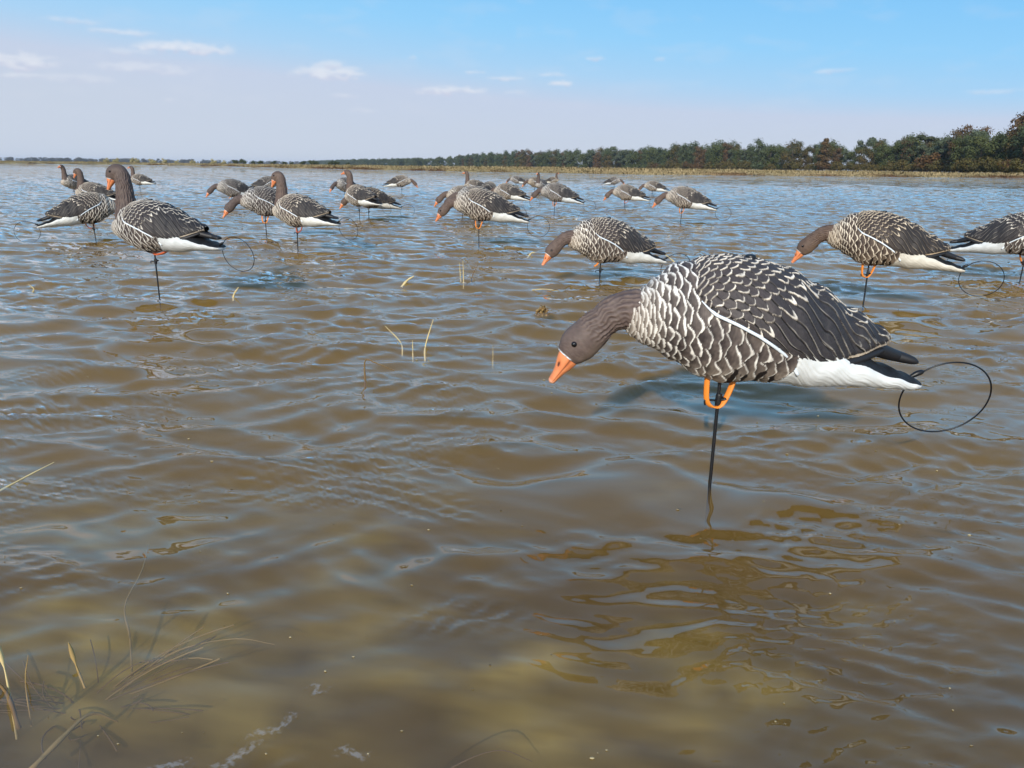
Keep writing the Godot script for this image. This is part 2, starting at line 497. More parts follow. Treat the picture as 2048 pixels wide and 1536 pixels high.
# x: height, y and z: slopes, of the waves at a place; amp and slo say how much of each wave the sheet can hold there
func wave_at(x: float, z: float, amp: PackedFloat32Array, slo: PackedFloat32Array, kx: PackedFloat32Array, kz: PackedFloat32Array, ph: PackedFloat32Array) -> Vector3:
	var wx := x + 0.09 * noise.get_noise_2d(x * 60.0, z * 60.0 + 900.0)
	var wz := z + 0.09 * noise.get_noise_2d(x * 60.0 + 700.0, z * 60.0)
	var calm := 0.42 + 0.58 * smoothstep(0.9, 2.6, -z)                        # shallows by the camera
	var gust := (1.0 + 0.6 * noise.get_noise_2d(x * 30.0 + 300.0, z * 30.0)) * calm
	var fine := clampf(0.75 + 2.2 * noise.get_noise_2d(x * 38.0 - 500.0, z * 70.0), 0.08, 2.1) * calm
	var tiny := 2.9 * smoothstep(0.02, 0.42, noise.get_noise_2d(x * 75.0 + 200.0, z * 110.0 - 300.0))
	var y := 0.0
	var sx := 0.0
	var sz := 0.0
	for k in kx.size():
		var a := kx[k] * wx + kz[k] * wz + ph[k]
		var m := tiny if k < 8 else (fine if k < 20 else gust)
		var s := sin(a)
		# crests narrower than troughs
		y += amp[k] * m * (s + 0.16 * (2.0 * s * s - 1.0))
		var f := slo[k] * m * cos(a) * (1.0 + 0.64 * s)
		sx += f * kx[k]
		sz += f * kz[k]
	return Vector3(y, sx, sz)

func water_height(x: float, z: float) -> float:
	var amp := PackedFloat32Array()
	var kx := PackedFloat32Array()
	var kz := PackedFloat32Array()
	var ph := PackedFloat32Array()
	for w in waves:
		amp.append(w[2]); kx.append(w[0]); kz.append(w[1]); ph.append(w[3])
	return wave_at(x, z, amp, amp, kx, kz, ph).x

func water_part(d0: float, d1: float, ratio: float, least: float, nv: int, pos: PackedVector3Array, nrm: PackedVector3Array, idx: PackedInt32Array) -> void:
	var rows := PackedFloat32Array()
	var d := d0
	while d < d1:
		rows.append(d)
		d += maxf(d * ratio, least)
	rows.append(d1)
	var nu := rows.size()
	var base := pos.size()
	var kx := PackedFloat32Array()
	var kz := PackedFloat32Array()
	var ph := PackedFloat32Array()
	for w in waves:
		kx.append(w[0]); kz.append(w[1]); ph.append(w[3])
	for i in nu:
		d = rows[i]
		var step := maxf(d * ratio, least)
		var across := 2.5 * (d + 0.4) / nv
		var amp := PackedFloat32Array()
		var slo := PackedFloat32Array()
		for w in waves:
			var fits := minf(TAU / maxf(absf(w[1]), 0.01) / step, TAU / maxf(absf(w[0]), 0.01) / across)
			var keep := smoothstep(1.5, 3.5, fits)
			amp.append(w[2] * keep)
			slo.append(w[2] * (keep if w[4] < 0.048 else 0.8 + 0.2 * keep))
		for j in nv:
			var x := lerpf(-1.25, 1.25, float(j) / (nv - 1)) * (d + 0.4)
			var h := wave_at(x, -d, amp, slo, kx, kz, ph)
			pos.append(Vector3(x, h.x, -d))
			nrm.append(Vector3(-h.y, 1.0, -h.z).normalized())
	for i in nu - 1:
		for j in nv - 1:
			var p := base + i * nv + j
			idx.append(p); idx.append(p + nv); idx.append(p + 1); idx.append(p + 1); idx.append(p + nv); idx.append(p + nv + 1)

func water_sheet() -> ArrayMesh:
	var pos := PackedVector3Array()
	var nrm := PackedVector3Array()
	var idx := PackedInt32Array()
	water_part(0.28, 6.0, 0.0085, 0.003, 560, pos, nrm, idx)
	water_part(6.0, 32.0, 0.0048, 0.05, 430, pos, nrm, idx)
	water_part(32.0, 125.0, 0.0055, 0.16, 250, pos, nrm, idx)
	water_part(125.0, 300.0, 0.03, 0.16, 120, pos, nrm, idx)
	return array_mesh(pos, nrm, PackedColorArray(), idx)

# ------------------------------------------------------------------ land

const SHORE := [[-700, -60], [-400, -150], [-260, -168], [-180, -180], [-123, -192], [-109, -232], [-75, -200], [-52, -160], [-27, -125], [-8, -102], [0.6, -94.5], [15, -87.5], [39.5, -94], [66, -104.5], [110, -112], [180, -85], [300, -30], [700, 60]]

func inland(x: float, z: float) -> float:                     # metres behind the water's edge
	return line_at(SHORE, x) - z + 2.2 * noise.get_noise_2d(x * 4.0, 10.0) + 1.0 * noise.get_noise_2d(x * 20.0, 40.0)

func ground_height(x: float, z: float) -> float:
	var s := inland(x, z)
	var bed := -0.075 - 0.09 * smoothstep(0.8, 2.2, -z) - 0.10 * smoothstep(2.0, 9.0, -z) + 0.02 * noise.get_noise_2d(x * 60.0, z * 60.0)
	var bank := 0.30 * smoothstep(-0.5, 2.5, s) + 0.16 * smoothstep(3.0, 25.0, s)
	return lerpf(bed, bank, smoothstep(-4.0, 0.5, s))

func ground_sheet() -> ArrayMesh:
	var rows := PackedFloat32Array()
	var d := -3.0
	while d < 0.4: rows.append(d); d += 0.15
	while d < 9000.0:
		rows.append(d)
		d *= 1.018 if d < 60.0 or d > 280.0 else 1.012
	var nu := rows.size()
	var nv := 230
	var pos := PackedVector3Array()
	var col := PackedColorArray()
	pos.resize(nu * nv)
	col.resize(nu * nv)
	for i in nu:
		for j in nv:
			var u := float(j) / (nv - 1) * 2.0 - 1.0
			var x := u * 1.8 * (maxf(rows[i], 0.0) + 1.6)
			var z := -rows[i]
			var s := inland(x, z)
			var n1 := noise.get_noise_2d(x * 34.0 + 60.0, z * 34.0)
			var n2 := noise.get_noise_2d(x * 130.0, z * 130.0 + 80.0)
			var k := Color(0.42, 0.275, 0.060).lerp(Color(0.11, 0.070, 0.024), clampf(0.42 + 1.6 * n1 + 1.0 * n2, 0, 1))
			if rows[i] < 6.0:
				var n3 := noise.get_noise_2d(x * 420.0, z * 420.0 + 30.0) + 0.6 * noise.get_noise_2d(x * 1100.0, z * 1100.0)
				k = k * clampf(1.0 + 0.75 * n3, 0.35, 1.6)
			k = k.lerp(Color(0.055, 0.04, 0.025), 0.75 * smoothstep(0.10, 0.36, noise.get_noise_2d(x * 90.0, z * 90.0 + 400.0)))
			var g := Color(0.46, 0.36, 0.19).lerp(Color(0.36, 0.29, 0.15), clampf(0.5 + noise.get_noise_2d(x * 2.0, z * 2.0), 0, 1))
			g = g.lerp(Color(0.20, 0.11, 0.06), 0.8 * smoothstep(2.0, 0.0, s) * clampf(0.5 + 1.5 * noise.get_noise_2d(x * 3.0, 5.0), 0, 1))
			k = k.lerp(g, smoothstep(-0.6, 0.4, s))
			k.a = 1.0
			pos[i * nv + j] = Vector3(x, ground_height(x, z), z)
			col[i * nv + j] = k
	return sheet(pos, col, nu, nv, false, true)

func blade_fan(n: int, tall: float, spread: float, width: float, seed_: int) -> ArrayMesh:
	var r := RandomNumberGenerator.new()
	r.seed = seed_
	var pos := PackedVector3Array()
	var nrm := PackedVector3Array()
	var col := PackedColorArray()
	var idx := PackedInt32Array()
	for i in n:
		var a := r.randf() * TAU
		var out := Vector3(cos(a), 0, sin(a))
		var side := Vector3(-out.z, 0, out.x) * width
		var foot := out * r.randf() * spread
		var h := tall * r.randf_range(0.5, 1.0)
		var tip := foot + out * h * r.randf_range(0.1, 0.6) + Vector3(0, h, 0)
		var mid := foot.lerp(tip, 0.55) + Vector3(0, h * 0.1, 0)
		var b := pos.size()
		var c := Color(1, 1, 1) * r.randf_range(0.75, 1.15)
		for p in [foot - side, foot + side, mid - side * 0.8, mid + side * 0.8, tip]:
			pos.append(p); nrm.append((Vector3.UP + out * 0.4).normalized()); col.append(c)
		for k in [0, 1, 2, 1, 3, 2, 2, 3, 4]: idx.append(b + k)
	return array_mesh(pos, nrm, col, idx)

func scatter(called: String, m: Mesh, material: Material, places: Array, tints: Array) -> MultiMeshInstance3D:
	var mm := MultiMesh.new()
	mm.transform_format = MultiMesh.TRANSFORM_3D
	mm.use_colors = true
	mm.mesh = m
	mm.instance_count = places.size()
	for i in places.size():
		mm.set_instance_transform(i, places[i])
		mm.set_instance_color(i, tints[i])
	var o := MultiMeshInstance3D.new()
	o.name = numbered(called)
	o.multimesh = mm
	o.material_override = material
	add_child(o, true)
	return o

# ------------------------------------------------------------------ trees

# a crown: leaf clumps on and in the lobes that the limbs carry. lobes: centre and radii, in parts of the height
func crown_mesh(seed_: int, lobes: Array, count: int, leaf: float, base: Color, vary: Color) -> ArrayMesh:
	var r := RandomNumberGenerator.new()
	r.seed = seed_
	var pos := PackedVector3Array()
	var nrm := PackedVector3Array()
	var col := PackedColorArray()
	var idx := PackedInt32Array()
	for i in count:
		var l: Array = lobes[r.randi() % lobes.size()]
		var d := Vector3(r.randfn(), r.randfn(), r.randfn()).normalized()
		var rad := pow(r.randf(), 0.28) * (1.0 + 0.22 * r.randfn())
		var p := Vector3(l[0], l[1], l[2]) + Vector3(d.x * l[3], d.y * l[4], d.z * l[3]) * rad
		if p.y < 0.015: continue
		var n := (d + Vector3(r.randfn(), r.randfn(), r.randfn()) * 0.38).normalized()
		var u := n.cross(Vector3(r.randfn(), r.randfn(), r.randfn())).normalized()
		var v := n.cross(u)
		var s := leaf * r.randf_range(0.55, 1.3)
		var c := base.lerp(vary, clampf(0.5 + 0.3 * r.randfn() + 0.25 * (float(lobes.find(l) % 3) - 1.0), 0, 1))
		c = c * r.randf_range(0.75, 1.25)
		c.a = 1.0
		var b := pos.size()
		var droop := Vector3(0, -0.35 * s, 0)
		for q in [-u * s + droop, v * s * 0.8, u * s + droop, -v * s * 0.9]:
			pos.append(p + q); nrm.append(n); col.append(c)
		for k in [0, 1, 2, 0, 2, 3]: idx.append(b + k)
	return array_mesh(pos, nrm, col, idx)

func trunk_mesh(seed_: int, lobes: Array, thick: float) -> ArrayMesh:
	var st := SurfaceTool.new()
	st.begin(Mesh.PRIMITIVE_TRIANGLES)
	var top := 0.0
	for l in lobes: top = maxf(top, l[1])
	var stem := tube(PackedVector3Array([Vector3(0, -0.02, 0), Vector3(0.006, 0.25 * top, 0), Vector3(-0.004, 0.6 * top, 0.004), Vector3(0.004, top, 0)]), PackedFloat32Array([thick, thick * 0.75, thick * 0.5, thick * 0.15]), PackedFloat32Array([thick, thick * 0.75, thick * 0.5, thick * 0.15]), 7)
	st.append_from(stem, 0, Transform3D())
	for l in lobes:
		var end := Vector3(l[0], l[1], l[2])
		var from := Vector3(0, maxf(l[1] - 0.22, 0.12), 0)
		if end.distance_to(from) < 0.05: continue
		var limb := tube(PackedVector3Array([from, from.lerp(end, 0.5) + Vector3(0, 0.02, 0), end]), PackedFloat32Array([thick * 0.4, thick * 0.28, thick * 0.1]), PackedFloat32Array([thick * 0.4, thick * 0.28, thick * 0.1]), 5)
		st.append_from(limb, 0, Transform3D())
	return st.commit()

var tree_kinds := []

func make_tree_kinds() -> void:
	var r := RandomNumberGenerator.new()
	r.seed = 9
	# shape: dome, tall, cone, flat, loose;  base and second leaf colour
	var plan := [
		["dome", Color(0.062, 0.080, 0.034), Color(0.105, 0.115, 0.046), "dark green oak"],
		["dome", Color(0.068, 0.066, 0.028), Color(0.120, 0.085, 0.038), "olive brown oak"],
		["tall", Color(0.058, 0.076, 0.040), Color(0.092, 0.108, 0.056), "tall dark green tree"],
		["loose", Color(0.078, 0.098, 0.064), Color(0.110, 0.128, 0.078), "grey green loose crowned tree"],
		["cone", Color(0.125, 0.074, 0.036), Color(0.085, 0.068, 0.034), "rust brown cypress"],
		["flat", Color(0.055, 0.068, 0.040), Color(0.075, 0.080, 0.045), "thin trunked tree with flat spreading top"],
		["bush", Color(0.085, 0.080, 0.030), Color(0.120, 0.090, 0.035), "yellow green bush"],
		["bush", Color(0.36, 0.32, 0.16), Color(0.44, 0.37, 0.19), "pale straw coloured bush"],
		["bush", Color(0.115, 0.065, 0.03), Color(0.085, 0.060, 0.03), "rust brown bush"],
		["bush", Color(0.055, 0.070, 0.035), Color(0.085, 0.095, 0.05), "small dark green tree"],
		["tall", Color(0.125, 0.074, 0.040), Color(0.098, 0.070, 0.038), "brown leaved tree"],
	]
	for k in plan.size():
		var lobes := []
		match plan[k][0]:
			"dome":
				for i in 4: lobes.append([cos(i * 1.6) * 0.16, 0.17, sin(i * 1.6) * 0.16, 0.15, 0.13])
				for i in 11:
					var a := i * 2.4
					var h := r.randf_range(0.22, 0.82)
					var w := 0.21 * sqrt(maxf(1.0 - pow((h - 0.45) / 0.52, 2.0), 0.05))
					lobes.append([cos(a) * w, h, sin(a) * w, r.randf_range(0.12, 0.18), r.randf_range(0.10, 0.16)])
				lobes.append([0, 0.84, 0, 0.13, 0.14])
			"tall":
				for i in 3: lobes.append([cos(i * 2.1) * 0.12, 0.14, sin(i * 2.1) * 0.12, 0.13, 0.11])
				for i in 10:
					var a := i * 2.4
					var h := 0.2 + 0.075 * i
					lobes.append([cos(a) * 0.10, h, sin(a) * 0.10, r.randf_range(0.10, 0.15), r.randf_range(0.09, 0.13)])
			"cone":
				for i in 11:
					var a := i * 2.4
					var h := 0.14 + 0.077 * i
					var w := 0.17 * (1.02 - h)
					lobes.append([cos(a) * w, h, sin(a) * w, 0.07 + 0.12 * (1.0 - h), 0.075])
			"flat":
				for i in 6: lobes.append([cos(i * 2.4) * 0.16, r.randf_range(0.86, 0.95), sin(i * 2.4) * 0.16, 0.11, 0.045])
				for i in 5: lobes.append([cos(i * 2.4) * 0.1, r.randf_range(0.4, 0.7), sin(i * 2.4) * 0.1, 0.09, 0.05])
			"loose":
				for i in 9:
					var h := r.randf_range(0.35, 0.92)
					lobes.append([cos(i * 2.4) * 0.17, h, sin(i * 2.4) * 0.17, r.randf_range(0.07, 0.12), r.randf_range(0.06, 0.10)])
			"bush":
				for i in 7: lobes.append([cos(i * 2.4) * 0.32, r.randf_range(0.2, 0.7), sin(i * 2.4) * 0.32, r.randf_range(0.2, 0.32), r.randf_range(0.2, 0.3)])
		var n: int = 3000 if plan[k][0] != "bush" else 900
		tree_kinds.append({"crown": crown_mesh(50 + k, lobes, n, 0.0175 if plan[k][0] != "bush" else 0.05, plan[k][1], plan[k][2]), "trunk": trunk_mesh(70 + k, lobes, 0.016), "says": plan[k][3], "bush": plan[k][0] == "bush"})

func plant_tree(kind: int, x: float, z: float, tall: float, label: String, group := "") -> void:
	var k: Dictionary = tree_kinds[kind]
	var t := thing("bush" if k.bush else "tree", label, "bush" if k.bush else "tree", Vector3(x, ground_height(x, z) - 0.1, z), rng.randf() * TAU, group)
	t.scale = Vector3(tall * rng.randf_range(0.9, 1.15), tall, tall * rng.randf_range(0.9, 1.15))
	obj("trunk", k.trunk, mat.bark, t)
	obj("crown", k.crown, mat.leaf, t)

# ------------------------------------------------------------------ sky

func sky_color(az: float, el: float) -> Color:               # air only, linear
	var tab := [[0.0, 205, 214, 228], [2.0, 201, 212, 229], [4.5, 198, 211, 233], [6.5, 172, 212, 245], [9.0, 150, 209, 251], [12.0, 134, 201, 250], [20.0, 146, 197, 243], [35.0, 138, 185, 233], [60.0, 118, 164, 218], [90.0, 106, 150, 208]]
	var side := sin(deg_to_rad(az))
	var e := el + 4.2 * side * smoothstep(0.0, 5.0, el) * smoothstep(40.0, 10.0, el)
	if e < 0.0: e = 0.0
	for i in tab.size() - 1:
		if e <= tab[i + 1][0]:
			var f: float = (e - tab[i][0]) / (tab[i + 1][0] - tab[i][0])
			return lin(lerpf(tab[i][1], tab[i + 1][1], f), lerpf(tab[i][2], tab[i + 1][2], f), lerpf(tab[i][3], tab[i + 1][3], f))
	return lin(106, 150, 208)

func sky_picture() -> ImageTexture:
	var w := 3072
	var h := 1536
	var im := Image.create(w, h, false, Image.FORMAT_RGBF)
	# bearing, height, half width, half height (degrees), strength
	var clouds := [[-31.22, 5.60, 2.65, 0.63, 0.75], [-30.82, 4.86, 1.59, 0.26, 0.50], [-28.05, 8.12, 1.77, 0.22, 0.45], [-25.39, 7.70, 2.30, 0.24, 0.55], [-21.73, 7.00, 3.53, 0.48, 0.80], [-25.24, 6.60, 1.94, 0.26, 0.35], [-24.20, 5.68, 3.36, 0.48, 0.45], [-27.92, 4.89, 2.47, 0.41, 0.30], [-12.70, 5.93, 2.83, 0.60, 0.75], [-11.77, 4.54, 1.24, 0.17, 0.35], [-4.40, 5.03, 2.83, 0.33, 0.70], [-0.74, 5.86, 1.59, 0.17, 0.60], [-2.83, 6.25, 0.88, 0.13, 0.50], [5.45, 7.18, 0.78, 0.20, 0.60], [2.55, 6.15, 1.06, 0.17, 0.45], [3.16, 5.61, 0.99, 0.26, 0.70], [-7.11, 7.08, 0.35, 0.15, 0.40], [9.86, 7.15, 0.42, 0.15, 0.30], [21.11, 6.19, 1.41, 0.19, 0.45], [30.27, 4.67, 2.12, 0.17, 0.35], [-10.63, 3.60, 1.24, 0.19, 0.20], [-0.04, 5.00, 1.06, 0.15, 0.25], [-22.93, 3.90, 0.42, 0.15, 0.30], [-12.67, 6.47, 1.24, 0.30, 0.60]]
	var r := RandomNumberGenerator.new()
	r.seed = 5
	for i in 90:                                             # the same kind of small clouds all round
		var az := r.randf_range(36.0, 324.0)
		clouds.append([az, r.randf_range(3.5, 14.0), r.randf_range(0.5, 3.2), r.randf_range(0.15, 0.5), r.randf_range(0.3, 0.8)])
	var data := PackedFloat32Array()
	data.resize(w * h * 3)
	var per := 360.0 / w
	for y in h:
		var el := 90.0 - (y + 0.5) * 180.0 / h
		var c := Color()
		var stride := 8 if el > 16.0 or el < 0.0 else 2
		for x in w:
			if x % stride == 0:
				var az := (x + 0.5) * per
				c = sky_color(az, el)
				if el > 0.5 and el < 60.0:                    # thin streaks of high cloud
					var wisp := smoothstep(0.05, 0.75, noise.get_noise_2d(az * 7.0 + el * 4.0, el * 26.0) + 0.35 * noise.get_noise_2d(az * 30.0, el * 90.0) + 0.25 * noise.get_noise_2d(az * 3.0, 60.0))
					c = c.lerp(Color(0.70, 0.74, 0.84), 0.10 * wisp * smoothstep(0.5, 4.0, el))
			var k := (y * w + x) * 3
			data[k] = c.r; data[k + 1] = c.g; data[k + 2] = c.b
	for cl in clouds:
		var y0 := int((90.0 - cl[1] - cl[3] * 2.2) * h / 180.0)
		var y1 := int((90.0 - cl[1] + cl[3] * 2.2) * h / 180.0) + 1
		var x0 := int(floor((cl[0] - cl[2] * 1.3) / per))
		var x1 := int(ceil((cl[0] + cl[2] * 1.3) / per))
		for y in range(y0, y1):
			var el := 90.0 - (y + 0.5) * 180.0 / h
			for x in range(x0, x1):
				var az := (x + 0.5) * per
				var n := noise.get_noise_2d(az * 26.0, el * 90.0) + 0.6 * noise.get_noise_2d(az * 70.0, el * 210.0)
				var dx: float = (az - cl[0]) / cl[2] + 0.14 * n
				var dy: float = (el - cl[1]) / cl[3] + 0.5 * n
				if dy < 0.0: dy *= 1.35                       # flat below
				var q := dx * dx + dy * dy
				if q >= 1.0: continue
				var s: float = cl[4] * smoothstep(0.0, 0.75, 1.0 - q) * clampf(0.85 + 0.5 * n, 0.0, 1.0)
				var lit := Color(0.80, 0.83, 0.90).lerp(Color(0.60, 0.63, 0.78), smoothstep(0.3, -0.8, dy))
				var k := (y * w + posmod(x, w)) * 3
				data[k] = lerpf(data[k], lit.r, s); data[k + 1] = lerpf(data[k + 1], lit.g, s); data[k + 2] = lerpf(data[k + 2], lit.b, s)
	return ImageTexture.create_from_image(Image.create_from_data(w, h, false, Image.FORMAT_RGBF, data.to_byte_array()))

# ------------------------------------------------------------------ straw

func stalk(called: String, label: String, points: Array, thick: float, material: Material, category := "stalk", group := "", head := 0.0) -> Node3D:
	var path := PackedVector3Array()
	var ra := PackedFloat32Array()
	var n := points.size()
	var tab := []
	for i in n: tab.append([float(i), points[i].x, points[i].y, points[i].z])
	for i in 14:
		var u := float(n - 1) * i / 13.0
		var s := lut(tab, u)
		path.append(Vector3(s[0], s[1], s[2]))
		var f := i / 13.0
		ra.append(thick * (1.0 - 0.65 * f) * (1.0 + 0.18 * sin(i * 5.1)) + head * smoothstep(0.55, 0.7, f) * smoothstep(1.02, 0.85, f))
	var o := obj(called, tube(path, ra, ra, 6, Vector3(0.3, 0.2, 1)), material)
	tag(o, label, category, group)
	return o

# ------------------------------------------------------------------ the scene

func _ready() -> void:
	noise.seed = 11
	noise.noise_type = FastNoiseLite.TYPE_SIMPLEX_SMOOTH
	noise.frequency = 0.02
	noise.fractal_octaves = 2
	rng.seed = 77

	var cam := Camera3D.new()
	cam.name = "camera"
	cam.position = Vector3(0, 0.62, 0)
	cam.rotation_order = EULER_ORDER_YXZ
	cam.rotation_degrees = Vector3(-15.75, 0, 0.69)
	cam.fov = 53.04
	cam.near = 0.05
	cam.far = 20000.0
	add_child(cam)
	cam.current = true

	var env := Environment.new()
	env.background_mode = Environment.BG_SKY
	env.sky = Sky.new()
	var sm := PanoramaSkyMaterial.new()
	sm.panorama = sky_picture()
	env.sky.sky_material = sm
	env.tonemap_mode = Environment.TONE_MAPPER_LINEAR
	env.tonemap_exposure = 1.0
	env.sdfgi_enabled = true
	env.ssao_enabled = true
	env.ssil_enabled = true
	env.volumetric_fog_enabled = true                     # for the silt in the water
	env.volumetric_fog_density = 0.0
	env.fog_enabled = true
	env.fog_mode = Environment.FOG_MODE_EXPONENTIAL
	env.fog_density = 0.0001
	env.fog_light_color = Color(0.80, 0.87, 0.96)
	var we := WorldEnvironment.new()
	we.name = "world_environment"
	we.environment = env
	add_child(we)

	var sun := DirectionalLight3D.new()
	sun.name = "sun"
	sun.light_energy = 1.4
	sun.light_color = Color(1.0, 0.97, 0.92)
	sun.light_angular_distance = 0.5
	sun.shadow_enabled = true
	add_child(sun)
	sun.look_at_from_position(Vector3(-0.22, 0.36, 0.80), Vector3.ZERO)      # high, behind the camera and to its left

	mat.body = painted(0.62, 0.4)
	mat.wing = painted(0.58, 0.4)
	mat.worn = []
	for c in [Color(0.98, 0.96, 0.93), Color(0.93, 0.93, 0.93), Color(1.0, 0.98, 0.95), Color(0.96, 0.92, 0.86)]:
		var a := painted(0.64, 0.4)
		a.albedo_color = c
		var b := painted(0.6, 0.4)
		b.albedo_color = c
		mat.worn.append([a, b])
	mat.bill = painted(0.5)
	mat.black = plain(lin(27, 26, 28), 0.55)
	mat.line = plain(lin(226, 234, 240), 0.6)
	mat.eye = plain(Color(0.006, 0.005, 0.005), 0.12)
	mat.strap = plain(lin(226, 132, 42), 0.5)
	mat.strap_red = plain(lin(190, 92, 56), 0.5)
	mat.rod = plain(lin(20, 20, 22), 0.42)
	mat.wire = plain(lin(18, 18, 20), 0.4)
	mat.ground = painted(0.95, 0.2)
	mat.leaf = painted(0.85, 0.2)
	mat.leaf.backlight_enabled = true
	mat.leaf.backlight = Color(0.25, 0.25, 0.25)
	mat.bark = plain(Color(0.09, 0.07, 0.055), 0.9)
	mat.grass = painted(0.9, 0.2)
	mat.straw = plain(lin(205, 182, 128), 0.7)
	mat.straw_dark = plain(lin(120, 92, 52), 0.75)
	mat.weed = plain(lin(150, 122, 70), 0.8)
	mat.sunken = plain(lin(106, 84, 56), 0.85)
	mat.foam = painted(0.7)
	mat.foam.transparency = BaseMaterial3D.TRANSPARENCY_ALPHA

	# --- setting
	var g := obj("ground", ground_sheet(), mat.ground)
	tag(g, "muddy lake bed rising to a bank of dry grass", "", "", "structure")

	make_waves()
	var wm := StandardMaterial3D.new()
	wm.transparency = BaseMaterial3D.TRANSPARENCY_ALPHA
	wm.albedo_color = Color(1, 1, 1, 0.0)
	wm.roughness = 0.02
	wm.metallic_specular = 0.5
	var wt := obj("water", water_sheet(), wm)
	tag(wt, "rippled brown lake water reflecting the sky", "", "", "structure")
	var silt := FogVolume.new()
	silt.name = "silt_in_water"
	silt.shape = RenderingServer.FOG_VOLUME_SHAPE_BOX
	silt.size = Vector3(760, 0.38, 300)
	silt.position = Vector3(0, -0.028 - 0.19, -147)
	var fm := FogMaterial.new()
	fm.density = 5.0
	fm.albedo = Color(0.85, 0.655, 0.34)
	silt.material = fm
	add_child(silt)
	tag(silt, "brown silt stirred through the water", "", "", "stuff")

	make_tree_kinds()
	bank_grass()
	tree_line()
	decoys()
	straws()
	tell_apart()

# plants of one look in one stretch are told apart by their order along the bank
func tell_apart() -> void:
	var order := ["rightmost", "second from right", "third from right", "fourth from right", "fifth from right", "sixth from right", "seventh from right", "eighth from right", "ninth from right", "tenth from right", "eleventh from right", "twelfth from right", "thirteenth from right", "fourteenth from right"]
	var alike := {}
	for c in get_children():
		if c is Node3D and c.has_meta("category") and c.get_meta("category") in ["tree", "bush"]:
			var l: String = c.get_meta("label")
			if not alike.has(l): alike[l] = []
			alike[l].append(c)
	for l in alike:
		var a: Array = alike[l]
		if a.size() < 2 or a.size() > order.size(): continue
		a.sort_custom(func(p, q): return p.position.x / -p.position.z > q.position.x / -q.position.z)
		for i in a.size(): a[i].set_meta("label", "%s, %s" % [l, order[i]])

func bank_grass() -> void:
	var fan := blade_fan(11, 0.29, 0.20, 0.013, 3)
	var places := []
	var tints := []
	var r := RandomNumberGenerator.new()
	r.seed = 21
	for i in 26000:
		var x := r.randf_range(-1.0, 1.0)
		var az := x * 40.0
		var dist := 80.0
		var dir := Vector3(sin(deg_to_rad(az)), 0, -cos(deg_to_rad(az)))
		# walk out to the shore along this bearing
		while inland(dir.x * dist, dir.z * dist) < 0.0 and dist < 420.0: dist += 4.0
		dist += -4.0 + 30.0 * r.randf() * r.randf() * r.randf() * 2.0
		var p := dir * dist
		var s := inland(p.x, p.z)
		if s < -0.6: continue
		var size := r.randf_range(0.55, 1.35) * (0.75 if s < 1.5 else 1.0) * (1.0 + 0.5 * noise.get_noise_2d(p.x * 3.0, p.z * 3.0))
		places.append(Transform3D(Basis(Vector3.UP, r.randf() * TAU).scaled(Vector3(size * 1.5, size, size * 1.5)), Vector3(p.x, ground_height(p.x, p.z) - 0.02, p.z)))
		var c := Color(0.60, 0.47, 0.26).lerp(Color(0.47, 0.38, 0.20), clampf(0.35 + 1.2 * noise.get_noise_2d(p.x * 2.5, p.z * 2.5) + 0.2 * r.randfn(), 0, 1))
		c = c.lerp(Color(0.20, 0.105, 0.06), clampf(smoothstep(2.2, 0.2, s) * (0.55 + 1.6 * noise.get_noise_2d(p.x * 4.0, 90.0)), 0, 0.9))
		tints.append(c)
	tag(scatter("bank_grass", fan, mat.grass, places, tints), "dry straw coloured grass along the far bank", "grass", "", "stuff")

